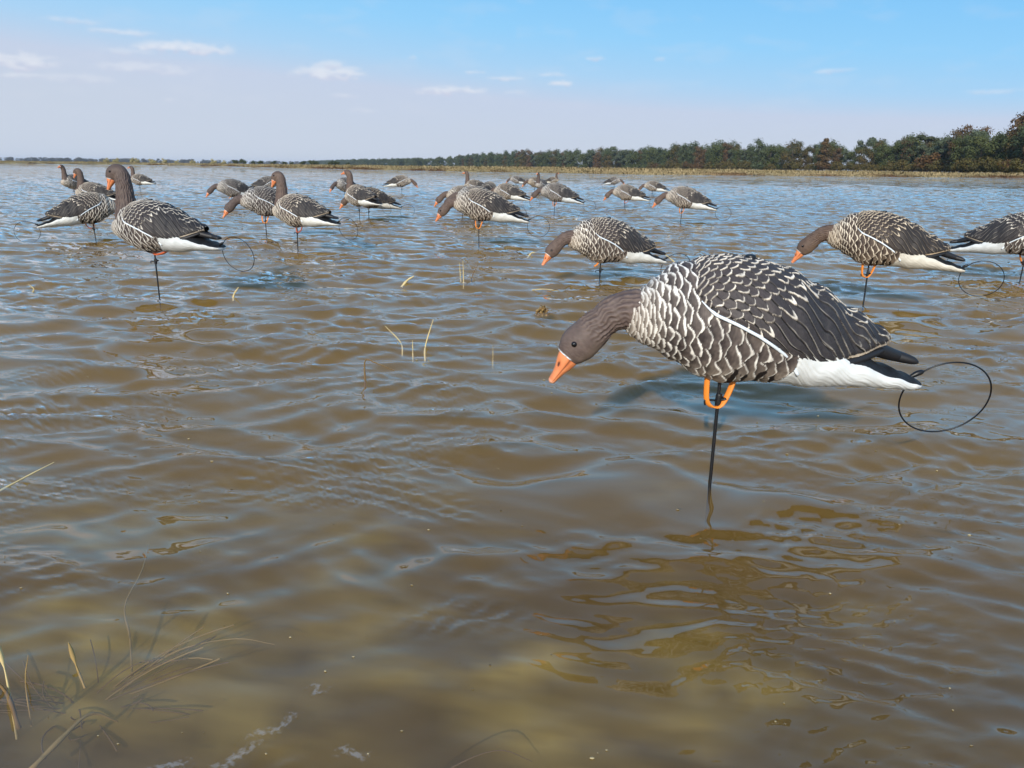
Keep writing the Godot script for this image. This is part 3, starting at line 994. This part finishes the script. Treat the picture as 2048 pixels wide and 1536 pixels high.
func tree_line() -> void:
	# trees that stand out of the wood
	var named := [
		[10, 116.4, -186.0, 15.0, "tallest rust brown tree at the right end of the wood"],
		[3, 122.5, -215.0, 12.2, "grey green loose tree left of the tallest brown tree"],
		[5, 130.1, -255.0, 11.6, "small flat topped tree on a thin bare trunk above the wood"],
		[8, 106.8, -172.0, 4.0, "rust brown bush under the tallest brown tree"],
		[4, 123.3, -320.0, 12.9, "reddish brown pointed tree just right of the tall dark one"],
		[10, 128.0, -262.0, 10.8, "brown tree left of the flat topped one"],
		[2, 104.9, -345.0, 13.6, "tall narrow dark green tree rising above its neighbours"],
		[10, 91.6, -400.0, 11.8, "brown tree left of the tall dark narrow one"],
		[3, 125.1, -235.0, 10.8, "grey green open crowned tree right of the flat topped one"],
		[0, 119.5, -200.0, 10.6, "broad dark oak between the grey green tree and the tallest brown one"],
		[8, 122.0, -236.0, 6.5, "rust brown bush right of the flat topped tree's foot"],
	]
	for t in named: plant_tree(t[0], t[1], t[2], t[3], t[4])
	# the front of the wood, from right to left: x, z, height
	var edge := [[104.0, -160.0, 9.2], [112.3, -187.0, 9.6], [119.6, -212.0, 10.2], [127.6, -250.0, 10.2], [130.1, -310.0, 10.2], [108.0, -355.0, 10.4], [99.8, -430.0, 11.4], [84.8, -500.0, 12.0], [46.2, -610.0, 12.0], [4.8, -700.0, 12.2], [-80.9, -1000.0, 11.6]]
	var where := ["at its right end", "by the tallest tree", "by the grey tree", "by the flat topped tree", "by the reddish tree", "by the narrow tree", "left of the narrow tree", "where the wood turns hazy", "in the hazy part of the wood"]
	var places := {}
	var tints := {}
	for i in edge.size() - 1:
		var a := Vector2(edge[i][0], edge[i][1])
		var b := Vector2(edge[i + 1][0], edge[i + 1][1])
		var along := (b - a).normalized()
		var out := along.orthogonal()
		if out.x < 0.0: out = -out
		var gap := 4.6 + 0.5 * i
		var n := int(a.distance_to(b) / gap)
		for j in n:
			var f := (j + 0.5) / n
			var p := a.lerp(b, f)
			var tall: float = lerpf(edge[i][2], edge[i + 1][2], f)
			for row in 3:
				var q := p + out * (2.0 + row * 7.0 + rng.randf_range(-2.2, 2.2)) + along * rng.randf_range(-2, 2)
				var pick: int = [0, 1, 0, 2, 0, 0, 1, 3, 3, 0, 2, 2, 10, 0, 1, 2][rng.randi() % 16]
				var size := tall * (rng.randf_range(0.84, 1.12) if rng.randf() < 0.75 else rng.randf_range(1.12, 1.36)) * (1.0 + 0.05 * row)
				if row == 0 and i < 7:
					plant_tree(pick, q.x, q.y, size, "%s in the wood's front %s" % [tree_kinds[pick].says, where[i]], "trees in the front of the wood")
				else:
					if not places.has(pick):
						places[pick] = []
						tints[pick] = []
					places[pick].append(Transform3D(Basis(Vector3.UP, rng.randf() * TAU).scaled(Vector3(size, size, size)), Vector3(q.x, ground_height(q.x, q.y) - 0.04 * size, q.y)))
					tints[pick].append(Color(1, 1, 1) * rng.randf_range(0.85, 1.15))
			if i < 7:
				var q := p - out * rng.randf_range(0.5, 3.5)
				var pick: int = [6, 6, 8, 6, 6][rng.randi() % 5]
				plant_tree(pick, q.x, q.y, tall * rng.randf_range(0.26, 0.48), "%s at the wood's foot %s" % [tree_kinds[pick].says, where[i]], "bushes at the foot of the wood")
	for pick in places:
		tag(scatter("wood", tree_kinds[pick].crown, mat.leaf, places[pick], tints[pick]), "%ss massed behind the front of the wood" % tree_kinds[pick].says, "wood", "", "stuff")
	places = {}
	# bushes and small groves beyond the left bank
	for i in 26:
		var az := deg_to_rad(lerpf(-27.0, -12.0, i / 25.0) + rng.randf_range(-0.3, 0.3))
		var d := rng.randf_range(330.0, 420.0)
		var pale := i < 13
		plant_tree(7 if pale else 9, sin(az) * d, -cos(az) * d, rng.randf_range(1.2, 2.5) if pale else rng.randf_range(1.6, 3.4), "pale straw coloured bush beyond the left bank" if pale else "small dark green tree beyond the left bank", "pale bushes beyond the left bank" if pale else "small dark trees beyond the left bank")
	# the wood that goes on to the left, and the woods on the skyline
	var far_places := []
	var far_tints := []
	for i in 420:
		var f := i / 419.0
		var z := lerpf(-1000.0, -2900.0, f)
		var x := lerpf(-80.0, -760.0, pow(f, 0.9)) + rng.randf_range(-14, 14)
		var s := rng.randf_range(10.0, 14.0)
		far_places.append(Transform3D(Basis(Vector3.UP, rng.randf() * TAU).scaled(Vector3(s * 1.2, s, s * 1.2)), Vector3(x, -0.06 * s, z)))
		far_tints.append(Color(1, 1, 1) * rng.randf_range(0.85, 1.2))
	tag(scatter("distant_wood", tree_kinds[0].crown, mat.leaf, far_places, far_tints), "dark wood fading to the left along the horizon", "wood", "", "stuff")
	far_places = []
	far_tints = []
	for i in 330:
		var az := deg_to_rad(lerpf(-36.0, -11.0, rng.randf()))
		var d := rng.randf_range(2400.0, 3000.0)
		var s := rng.randf_range(7.0, 15.0)
		far_places.append(Transform3D(Basis(Vector3.UP, rng.randf() * TAU).scaled(Vector3(s * 1.8, s, s * 1.8)), Vector3(sin(az) * d, -0.1 * s, -cos(az) * d)))
		far_tints.append(Color(1, 1, 1) * rng.randf_range(0.8, 1.3))
	tag(scatter("skyline_wood", tree_kinds[1].crown, mat.leaf, far_places, far_tints), "hazy blue line of trees on the left skyline", "wood", "", "stuff")

func decoys() -> void:
	build_goose_meshes()
	# pose, x, z, height against the first, heading seen from the camera (0 faces left, 180 right), legs, label
	var flock := [
		["feeding", 0.423, -1.510, 0.003, -17, "loop", "largest goose decoy, nearest the camera, bent down with its black ring at right"],
		["feeding", 1.722, -3.751, -0.023, -4, "loop", "feeding goose decoy behind the nearest one's tail, with orange strap and thin stake"],
		["feeding", 3.088, -4.689, -0.064, 178, "loop", "goose decoy cut off by the right edge, its tail pointing left"],
		["feeding", 0.510, -4.530, -0.119, -22, "front", "feeding goose decoy above the nearest one's head, orange foot stub under it"],
		["bowed", -1.722, -3.718, 0.0, 42, "folded", "largest upright goose decoy, at left, with its ring hanging right of the tail"],
		["feeding", -3.523, -6.553, -0.083, 172, "rear", "goose decoy facing right, half hidden behind the largest upright one"],
		["bowed", -5.287, -9.913, -0.074, 32, "none", "upright goose decoy just above the right-facing one at left"],
		["level", -7.689, -13.822, -0.044, -38, "folded", "upright goose decoy nearest the left edge with pale line on its breast"],
		["level", -8.301, -17.579, -0.073, 36, "none", "small far upright goose decoy showing its white tail right of the big one's head"],
		["feeding", -4.132, -11.557, -0.054, -8, "front", "feeding goose decoy leftmost of the three bunched left of centre"],
		["feeding", -2.260, -7.132, -0.042, -6, "loop", "feeding goose decoy half hidden behind the middle upright one"],
		["feeding", -4.849, -15.697, -0.066, 176, "none", "right-facing feeding goose decoy whose white-edged bill shows behind the middle upright one"],
		["bowed", -1.648, -5.949, -0.045, 40, "rear", "middle upright goose decoy with an orange leg behind its stake"],
		["feeding", -3.110, -14.521, -0.059, -40, "none", "small feeding goose decoy left of the upright one with a hanging ring"],
		["level", -1.797, -9.127, -0.048, 52, "none", "upright goose decoy seen from behind, black tail pointing down right"],
		["feeding", -1.805, -9.776, -0.100, -10, "none", "goose decoy whose lowered head alone shows before the upright one's breast"],
		["feeding", -2.550, -17.986, -0.053, 182, "none", "lone far goose decoy facing right in open water"],
		["feeding", -0.636, -9.705, -0.064, 0, "none", "feeding goose decoy left of and behind the large centre one"],
		["feeding", -0.289, -6.477, -0.019, 4, "loop", "large feeding goose decoy at the front of the centre bunch, ring at its tail"],
		["level", -0.823, -16.179, -0.083, 12, "none", "upright goose decoy at the back of the centre bunch"],
		["feeding", -0.446, -8.863, -0.054, 2, "none", "goose decoy almost hidden behind the large centre one"],
		["feeding", -0.127, -12.355, -0.080, 22, "none", "goose decoy right of the centre bunch with only body and white tail showing"],
		["feeding", -0.423, -13.269, -0.077, 120, "none", "brown goose decoy whose back alone shows in the centre bunch"],
		["feeding", 0.056, -27.684, -0.139, 10, "none", "tiny far feeding goose decoy right of the centre upright one"],
		["feeding", 0.536, -21.051, -0.100, -20, "none", "far feeding goose decoy left of the pink-billed one"],
		["level", 0.645, -19.125, -0.109, -58, "none", "far upright goose decoy showing a pale breast with black bars"],
		["level", 1.503, -30.960, -0.190, 176, "none", "farthest upright goose decoy, facing right, with a white face"],
		["feeding", 0.554, -10.778, -0.035, 8, "loop", "feeding goose decoy right of centre, below the pale-breasted upright one"],
		["feeding", 3.412, -27.210, -0.128, 180, "none", "far goose decoy facing right behind two feeding ones"],
		["feeding", 1.815, -12.971, -0.093, 4, "rear", "feeding goose decoy in the middle of the right-hand three"],
		["feeding", 3.304, -19.008, -0.111, 6, "none", "smallest feeding goose decoy of the right-hand three"],
		["feeding", 2.011, -9.452, -0.039, 2, "loop", "feeding goose decoy nearest of the right-hand three, with orange legs"],
	]
	var first := {}
	for d in flock:
		var o: Node3D
		if first.has(d[0]):
			o = first[d[0]].duplicate()
			o.name = numbered("goose_decoy")
			add_child(o, true)
			for c in o.get_children():
				if String(c.name).begins_with("leg_strap"):
					o.remove_child(c)
					c.free()
			strap_part(o, d[5])
		else:
			o = make_goose(d[0], d[5])
			first[d[0]] = o
		tag(o, d[6], "goose decoy", "goose decoys standing in the lake")
		if d[0] != "feeding":                                    # the upright ones look to the side
			var n: Node3D = o.get_node("head_and_neck")
			var side := Basis(Vector3.UP, deg_to_rad(clampf(d[4] * 0.55, 0.0, 26.0) if absf(d[4]) < 90.0 else 0.0))
			n.transform = Transform3D(side, Vector3(-0.115, 0, 0) - side * Vector3(-0.115, 0, 0))
		var az := atan2(d[1], -d[2])
		o.position = Vector3(d[1], 0.204 + d[3], d[2])
		o.scale = Vector3.ONE * (1.0 if d == flock[0] else (rng.randf_range(0.97, 1.0) if d[0] != "feeding" else rng.randf_range(1.0, 1.05)))
		o.rotation = Vector3(rng.randf_range(-0.04, 0.04), -(deg_to_rad(d[4]) + az), rng.randf_range(-0.03, 0.03) + (0.0 if d[0] == "feeding" else 0.10))
		# sun and mud have worn each one differently
		var worn: Array = mat.worn[rng.randi() % 4]
		if d != flock[0]:
			o.get_node("body").material_override = worn[0]
			o.get_node("head_and_neck").material_override = worn[0]
			for c in o.get_children():
				if String(c.name).begins_with("wing"): c.material_override = worn[1]
		if d[0] != "feeding":                                    # the body sits tail up on an upright stake
			for c in ["stake", "stake_collar"]: o.get_node(c).rotation.z = -0.10
		if d == flock[0]: o.rotation = Vector3(0.01, o.rotation.y, 0.0)

func on_water(x: float, z: float, up := 0.0) -> Vector3:
	return Vector3(x, water_height(x, z) + up, z)

func straws() -> void:
	var st := "dry stalks standing out of the water"
	var fl := "bits of straw floating on the lake"
	stalk("straw_stalk", "pale stalk leaning left, left one of the pair in mid water", [on_water(-0.395, -2.69, -0.05), on_water(-0.40, -2.69, 0.0), on_water(-0.455, -2.70, 0.062)], 0.0032, mat.straw, "stalk", st)
	stalk("straw_stalk", "pale stalk leaning right, right one of the pair in mid water", [on_water(-0.305, -2.61, -0.05), on_water(-0.304, -2.62, 0.0), on_water(-0.276, -2.63, 0.094)], 0.0038, mat.straw, "stalk", st)
	stalk("straw_stalk", "short stub of a stalk between the leaning pair", [on_water(-0.350, -2.63, -0.05), on_water(-0.351, -2.64, 0.022)], 0.0026, mat.straw, "stalk", st)
	stalk("bent_stalk", "dark bent stalk with its pale top folded over to the right", [on_water(-0.445, -2.22, -0.06), on_water(-0.440, -2.22, 0.0), on_water(-0.437, -2.22, 0.062), on_water(-0.40, -2.20, 0.050), on_water(-0.345, -2.19, 0.030)], 0.0028, mat.straw_dark, "stalk", st)
	stalk("straw_stalk", "thin stalk left of the three before the centre bunch", [on_water(-0.305, -4.52, -0.05), on_water(-0.31, -4.52, 0.0), on_water(-0.316, -4.52, 0.085)], 0.004, mat.straw, "stalk", st)
	stalk("straw_stalk", "straight stalk in the middle of the three before the centre bunch", [on_water(-0.282, -4.35, -0.05), on_water(-0.282, -4.36, 0.0), on_water(-0.285, -4.36, 0.105)], 0.004, mat.straw, "stalk", st)
	stalk("straw_stalk", "stalk leaning right of the three before the centre bunch", [on_water(-0.243, -4.50, -0.05), on_water(-0.240, -4.50, 0.0), on_water(-0.205, -4.50, 0.07)], 0.0035, mat.straw_dark, "stalk", st)
	stalk("straw", "pale leaf curled up on the water left of the three stalks", [on_water(-0.605, -4.15, -0.01), on_water(-0.575, -4.18, 0.012), on_water(-0.54, -4.19, 0.032)], 0.008, mat.straw, "straw", fl)
	stalk("straw", "pale splinter standing up under the large upright decoy's ring", [on_water(-1.335, -3.64, -0.02), on_water(-1.33, -3.64, 0.01), on_water(-1.305, -3.64, 0.046)], 0.006, mat.straw, "straw", fl)
	stalk("straw", "pale straw lying flat on the water below the curled leaf", [on_water(-0.90, -4.08, 0.004), on_water(-0.84, -4.08, 0.008)], 0.006, mat.straw, "straw", fl)
	stalk("straw", "thin straw lying behind the nearest decoy's head", [on_water(0.10, -3.95, 0.0), on_water(0.16, -3.90, 0.02), on_water(0.23, -3.86, 0.035)], 0.003, mat.straw, "straw", fl)
	stalk("straw", "small pale straw floating before the feeding decoy right of the centre bunch", [on_water(0.10, -5.62, -0.02), on_water(0.127, -5.62, 0.01), on_water(0.155, -5.6, 0.02)], 0.006, mat.straw, "straw", fl)
	stalk("straw", "straw slanting up behind the nearest decoy's back", [on_water(1.10, -5.15, 0.0), on_water(1.04, -5.18, 0.05), on_water(0.98, -5.2, 0.085)], 0.004, mat.straw, "straw", fl)
	stalk("straw", "small splinter of straw near the left edge in mid water", [on_water(-2.39, -3.79, -0.01), on_water(-2.375, -3.79, 0.012), on_water(-2.40, -3.79, 0.035)], 0.004, mat.straw, "straw", fl)
	stalk("straw_stalk", "thin upright stem left of the nearest decoy's bill", [on_water(-0.066, -2.54, -0.05), on_water(-0.066, -2.54, 0.03)], 0.0013, mat.straw, "stalk", st)
	stalk("straw", "two-toned straw floating at the left edge, tip up", [on_water(-1.02, -1.36, -0.012), on_water(-0.99, -1.43, 0.006), on_water(-0.955, -1.50, 0.022)], 0.0028, mat.straw, "straw", fl)
	# the brown clump between the decoys
	var c := thing("weed_clump", "small brown clump of weed floating before the nearest decoy's neck", "weed", on_water(0.13, -3.337), 0.0)
	var r := RandomNumberGenerator.new()
	r.seed = 8
	for i in 26:
		var a := r.randf() * TAU
		var b := a + r.randf_range(0.8, 2.4)
		var p := PackedVector3Array([Vector3(cos(a) * 0.028, -0.012, sin(a) * 0.024), Vector3(r.randfn() * 0.008, r.randf_range(0.012, 0.034), r.randfn() * 0.008), Vector3(cos(b) * 0.030, r.randf_range(-0.012, 0.012), sin(b) * 0.024)])
		obj("stem", tube(p, even(3, 0.002), even(3, 0.002), 5, Vector3(0.1, 0.3, 1)), mat.straw_dark if i % 3 else mat.weed, c)
	# lower left: things near the camera
	stalk("seed_head_stalk", "pale upright seed head standing at the lower left edge", [on_water(-0.612, -0.80, -0.10), on_water(-0.613, -0.805, 0.0), on_water(-0.618, -0.81, 0.035), on_water(-0.622, -0.81, 0.066)], 0.0016, mat.straw, "stalk", st, 0.0022)
	stalk("straw_stalk", "thin grey stem right of the seed head at lower left", [on_water(-0.597, -0.81, -0.06), on_water(-0.598, -0.815, 0.0), on_water(-0.592, -0.82, 0.035)], 0.0011, mat.weed, "stalk", st)
	stalk("brown_leaf", "brown folded leaf leaning against the seed head's foot", [on_water(-0.602, -0.795, -0.05), on_water(-0.615, -0.80, 0.002), on_water(-0.650, -0.80, 0.03)], 0.0034, mat.straw_dark, "leaf")
	stalk("straw_leaf", "pale leaf with a curled tip between seed head and grass clump", [on_water(-0.535, -0.83, -0.02), on_water(-0.548, -0.84, 0.005), on_water(-0.566, -0.86, 0.026)], 0.0018, mat.weed, "leaf", "", 0.002)
	stalk("sunken_reed", "broad pale blade lying under the water at lower left", [Vector3(-0.545, -0.050, -0.725), Vector3(-0.532, -0.042, -0.765), Vector3(-0.520, -0.042, -0.81), Vector3(-0.500, -0.07, -0.83)], 0.0036, mat.weed, "reed")
	stalk("water_stem", "long knobbly stem rising under the water above the grass clump", [Vector3(-0.53, -0.075, -0.93), Vector3(-0.565, -0.06, -1.0), Vector3(-0.60, -0.045, -1.06), Vector3(-0.615, -0.038, -1.15), Vector3(-0.65, -0.04, -1.25)], 0.0020, mat.weed, "stem")
	stalk("water_stem", "fine stem under the water right of the grass clump", [Vector3(-0.55, -0.09, -0.90), Vector3(-0.48, -0.055, -0.955), Vector3(-0.40, -0.045, -0.975), Vector3(-0.34, -0.05, -0.97)], 0.0013, mat.weed, "stem")
	stalk("water_stem", "pale arched stem under the water at the bottom edge", [Vector3(-0.12, -0.060, -0.69), Vector3(-0.06, -0.05, -0.74), Vector3(-0.01, -0.05, -0.765), Vector3(0.03, -0.07, -0.77)], 0.0012, mat.sunken, "stem")
	var t := thing("grass_clump", "drowned clump of fine grass fanning out under the water at lower left", "grass clump", Vector3(-0.565, -0.10, -0.875))
	for i in 44:
		var a := r.randf_range(-0.5, TAU - 0.9)
		var l := r.randf_range(0.06, 0.19)
		var tip := Vector3(cos(a) * l, 0.018 + 0.03 * r.randf(), -sin(a) * l * 0.8)
		if i < 10: tip = Vector3(r.randf_range(0.06, 0.18), 0.048 + r.randf() * 0.012, -r.randf_range(0.04, 0.14))
		if i > 34: tip = Vector3(-r.randf_range(0.06, 0.16), 0.035 + r.randf() * 0.02, -r.randf_range(-0.05, 0.05))
		var mid := tip * Vector3(0.5, 0.7, 0.5) + Vector3(r.randfn(), 0.3 * r.randfn(), r.randfn()) * 0.022
		var path := PackedVector3Array()
		for k in 9:
			var f := k / 8.0
			path.append((Vector3.ZERO.lerp(mid, f)).lerp(mid.lerp(tip, f), f) + Vector3(0.014 * cos(a * 3.0), 0.006, 0.014 * sin(a * 3.0)) * (1.0 - f))
		var w := r.randf_range(0.0006, 0.0012)
		obj("blade", tube(path, even(9, w), even(9, w), 5, Vector3(0.2, 0.9, 0.3)), mat.weed if i < 5 else mat.sunken, t)
	# chaff drifting on the water
	var bits := []
	var tints := []
	for i in 170:
		var d := 0.66 + 4.2 * pow(r.randf(), 1.6)
		var p := on_water(r.randf_range(-0.8, 0.8) * d, -d, 0.001)
		var size := r.randf_range(0.5, 1.5) * (0.6 + 0.25 * d)
		bits.append(Transform3D(Basis(Vector3(0.1, 1, 0.05).normalized(), r.randf() * TAU).scaled(Vector3(size * r.randf_range(0.6, 2.2), size, size)), p))
		tints.append(Color(0.50, 0.40, 0.22).lerp(Color(0.07, 0.05, 0.03), r.randf()))
	var flake := SphereMesh.new()
	flake.radius = 0.0013
	flake.height = 0.0016
	flake.radial_segments = 7
	flake.rings = 4
	tag(scatter("chaff", flake, mat.grass, bits, tints), "tiny bits of chaff floating on the water", "chaff", "", "stuff")
	# scum on the surface
	var places := [[-0.30, -0.69, 0.11, 0.9, "largest foam streak, at the bottom edge left of the middle"], [-0.265, -0.735, 0.09, 0.85, "foam streak slanting up right from the largest one"], [-0.235, -0.80, 0.035, -0.5, "small curl of foam, topmost of the streaks at the bottom"], [-0.17, -0.70, 0.05, 0.2, "small foam streak at the bottom, rightmost"], [-0.36, -0.68, 0.06, 0.4, "faint foam streak at the bottom, leftmost"]]
	for p in places:
		var pos := PackedVector3Array()
		var nu := 70
		var nv := 22
		var col := PackedColorArray()
		for i in nu:
			var f := float(i) / (nu - 1) - 0.5
			var bend := 0.012 * noise.get_noise_2d(f * 70.0, p[0] * 4000.0)
			for j in nv:
				var u := (float(j) / (nv - 1) - 0.5) * 2.0
				var g := u * 0.010 + bend
				var x: float = p[0] + cos(p[3]) * f * p[2] - sin(p[3]) * g
				var z: float = p[1] - sin(p[3]) * f * p[2] - cos(p[3]) * g
				pos.append(on_water(x, z, 0.0012))
				var cells := noise.get_noise_2d(x * 5200.0, z * 5200.0) + 0.6 * noise.get_noise_2d(x * 13000.0, z * 13000.0)
				var a := smoothstep(0.0, 1.0, cells + 0.55 - 0.9 * u * u - 2.6 * f * f) * (1.0 - u * u) * (1.0 - 4.0 * f * f)
				col.append(Color(0.75, 0.78, 0.80, 0.19 * a))
		tag(obj("foam_streak", sheet(pos, col, nu, nv, false, true), mat.foam), p[4], "foam", "streaks of foam on the water")
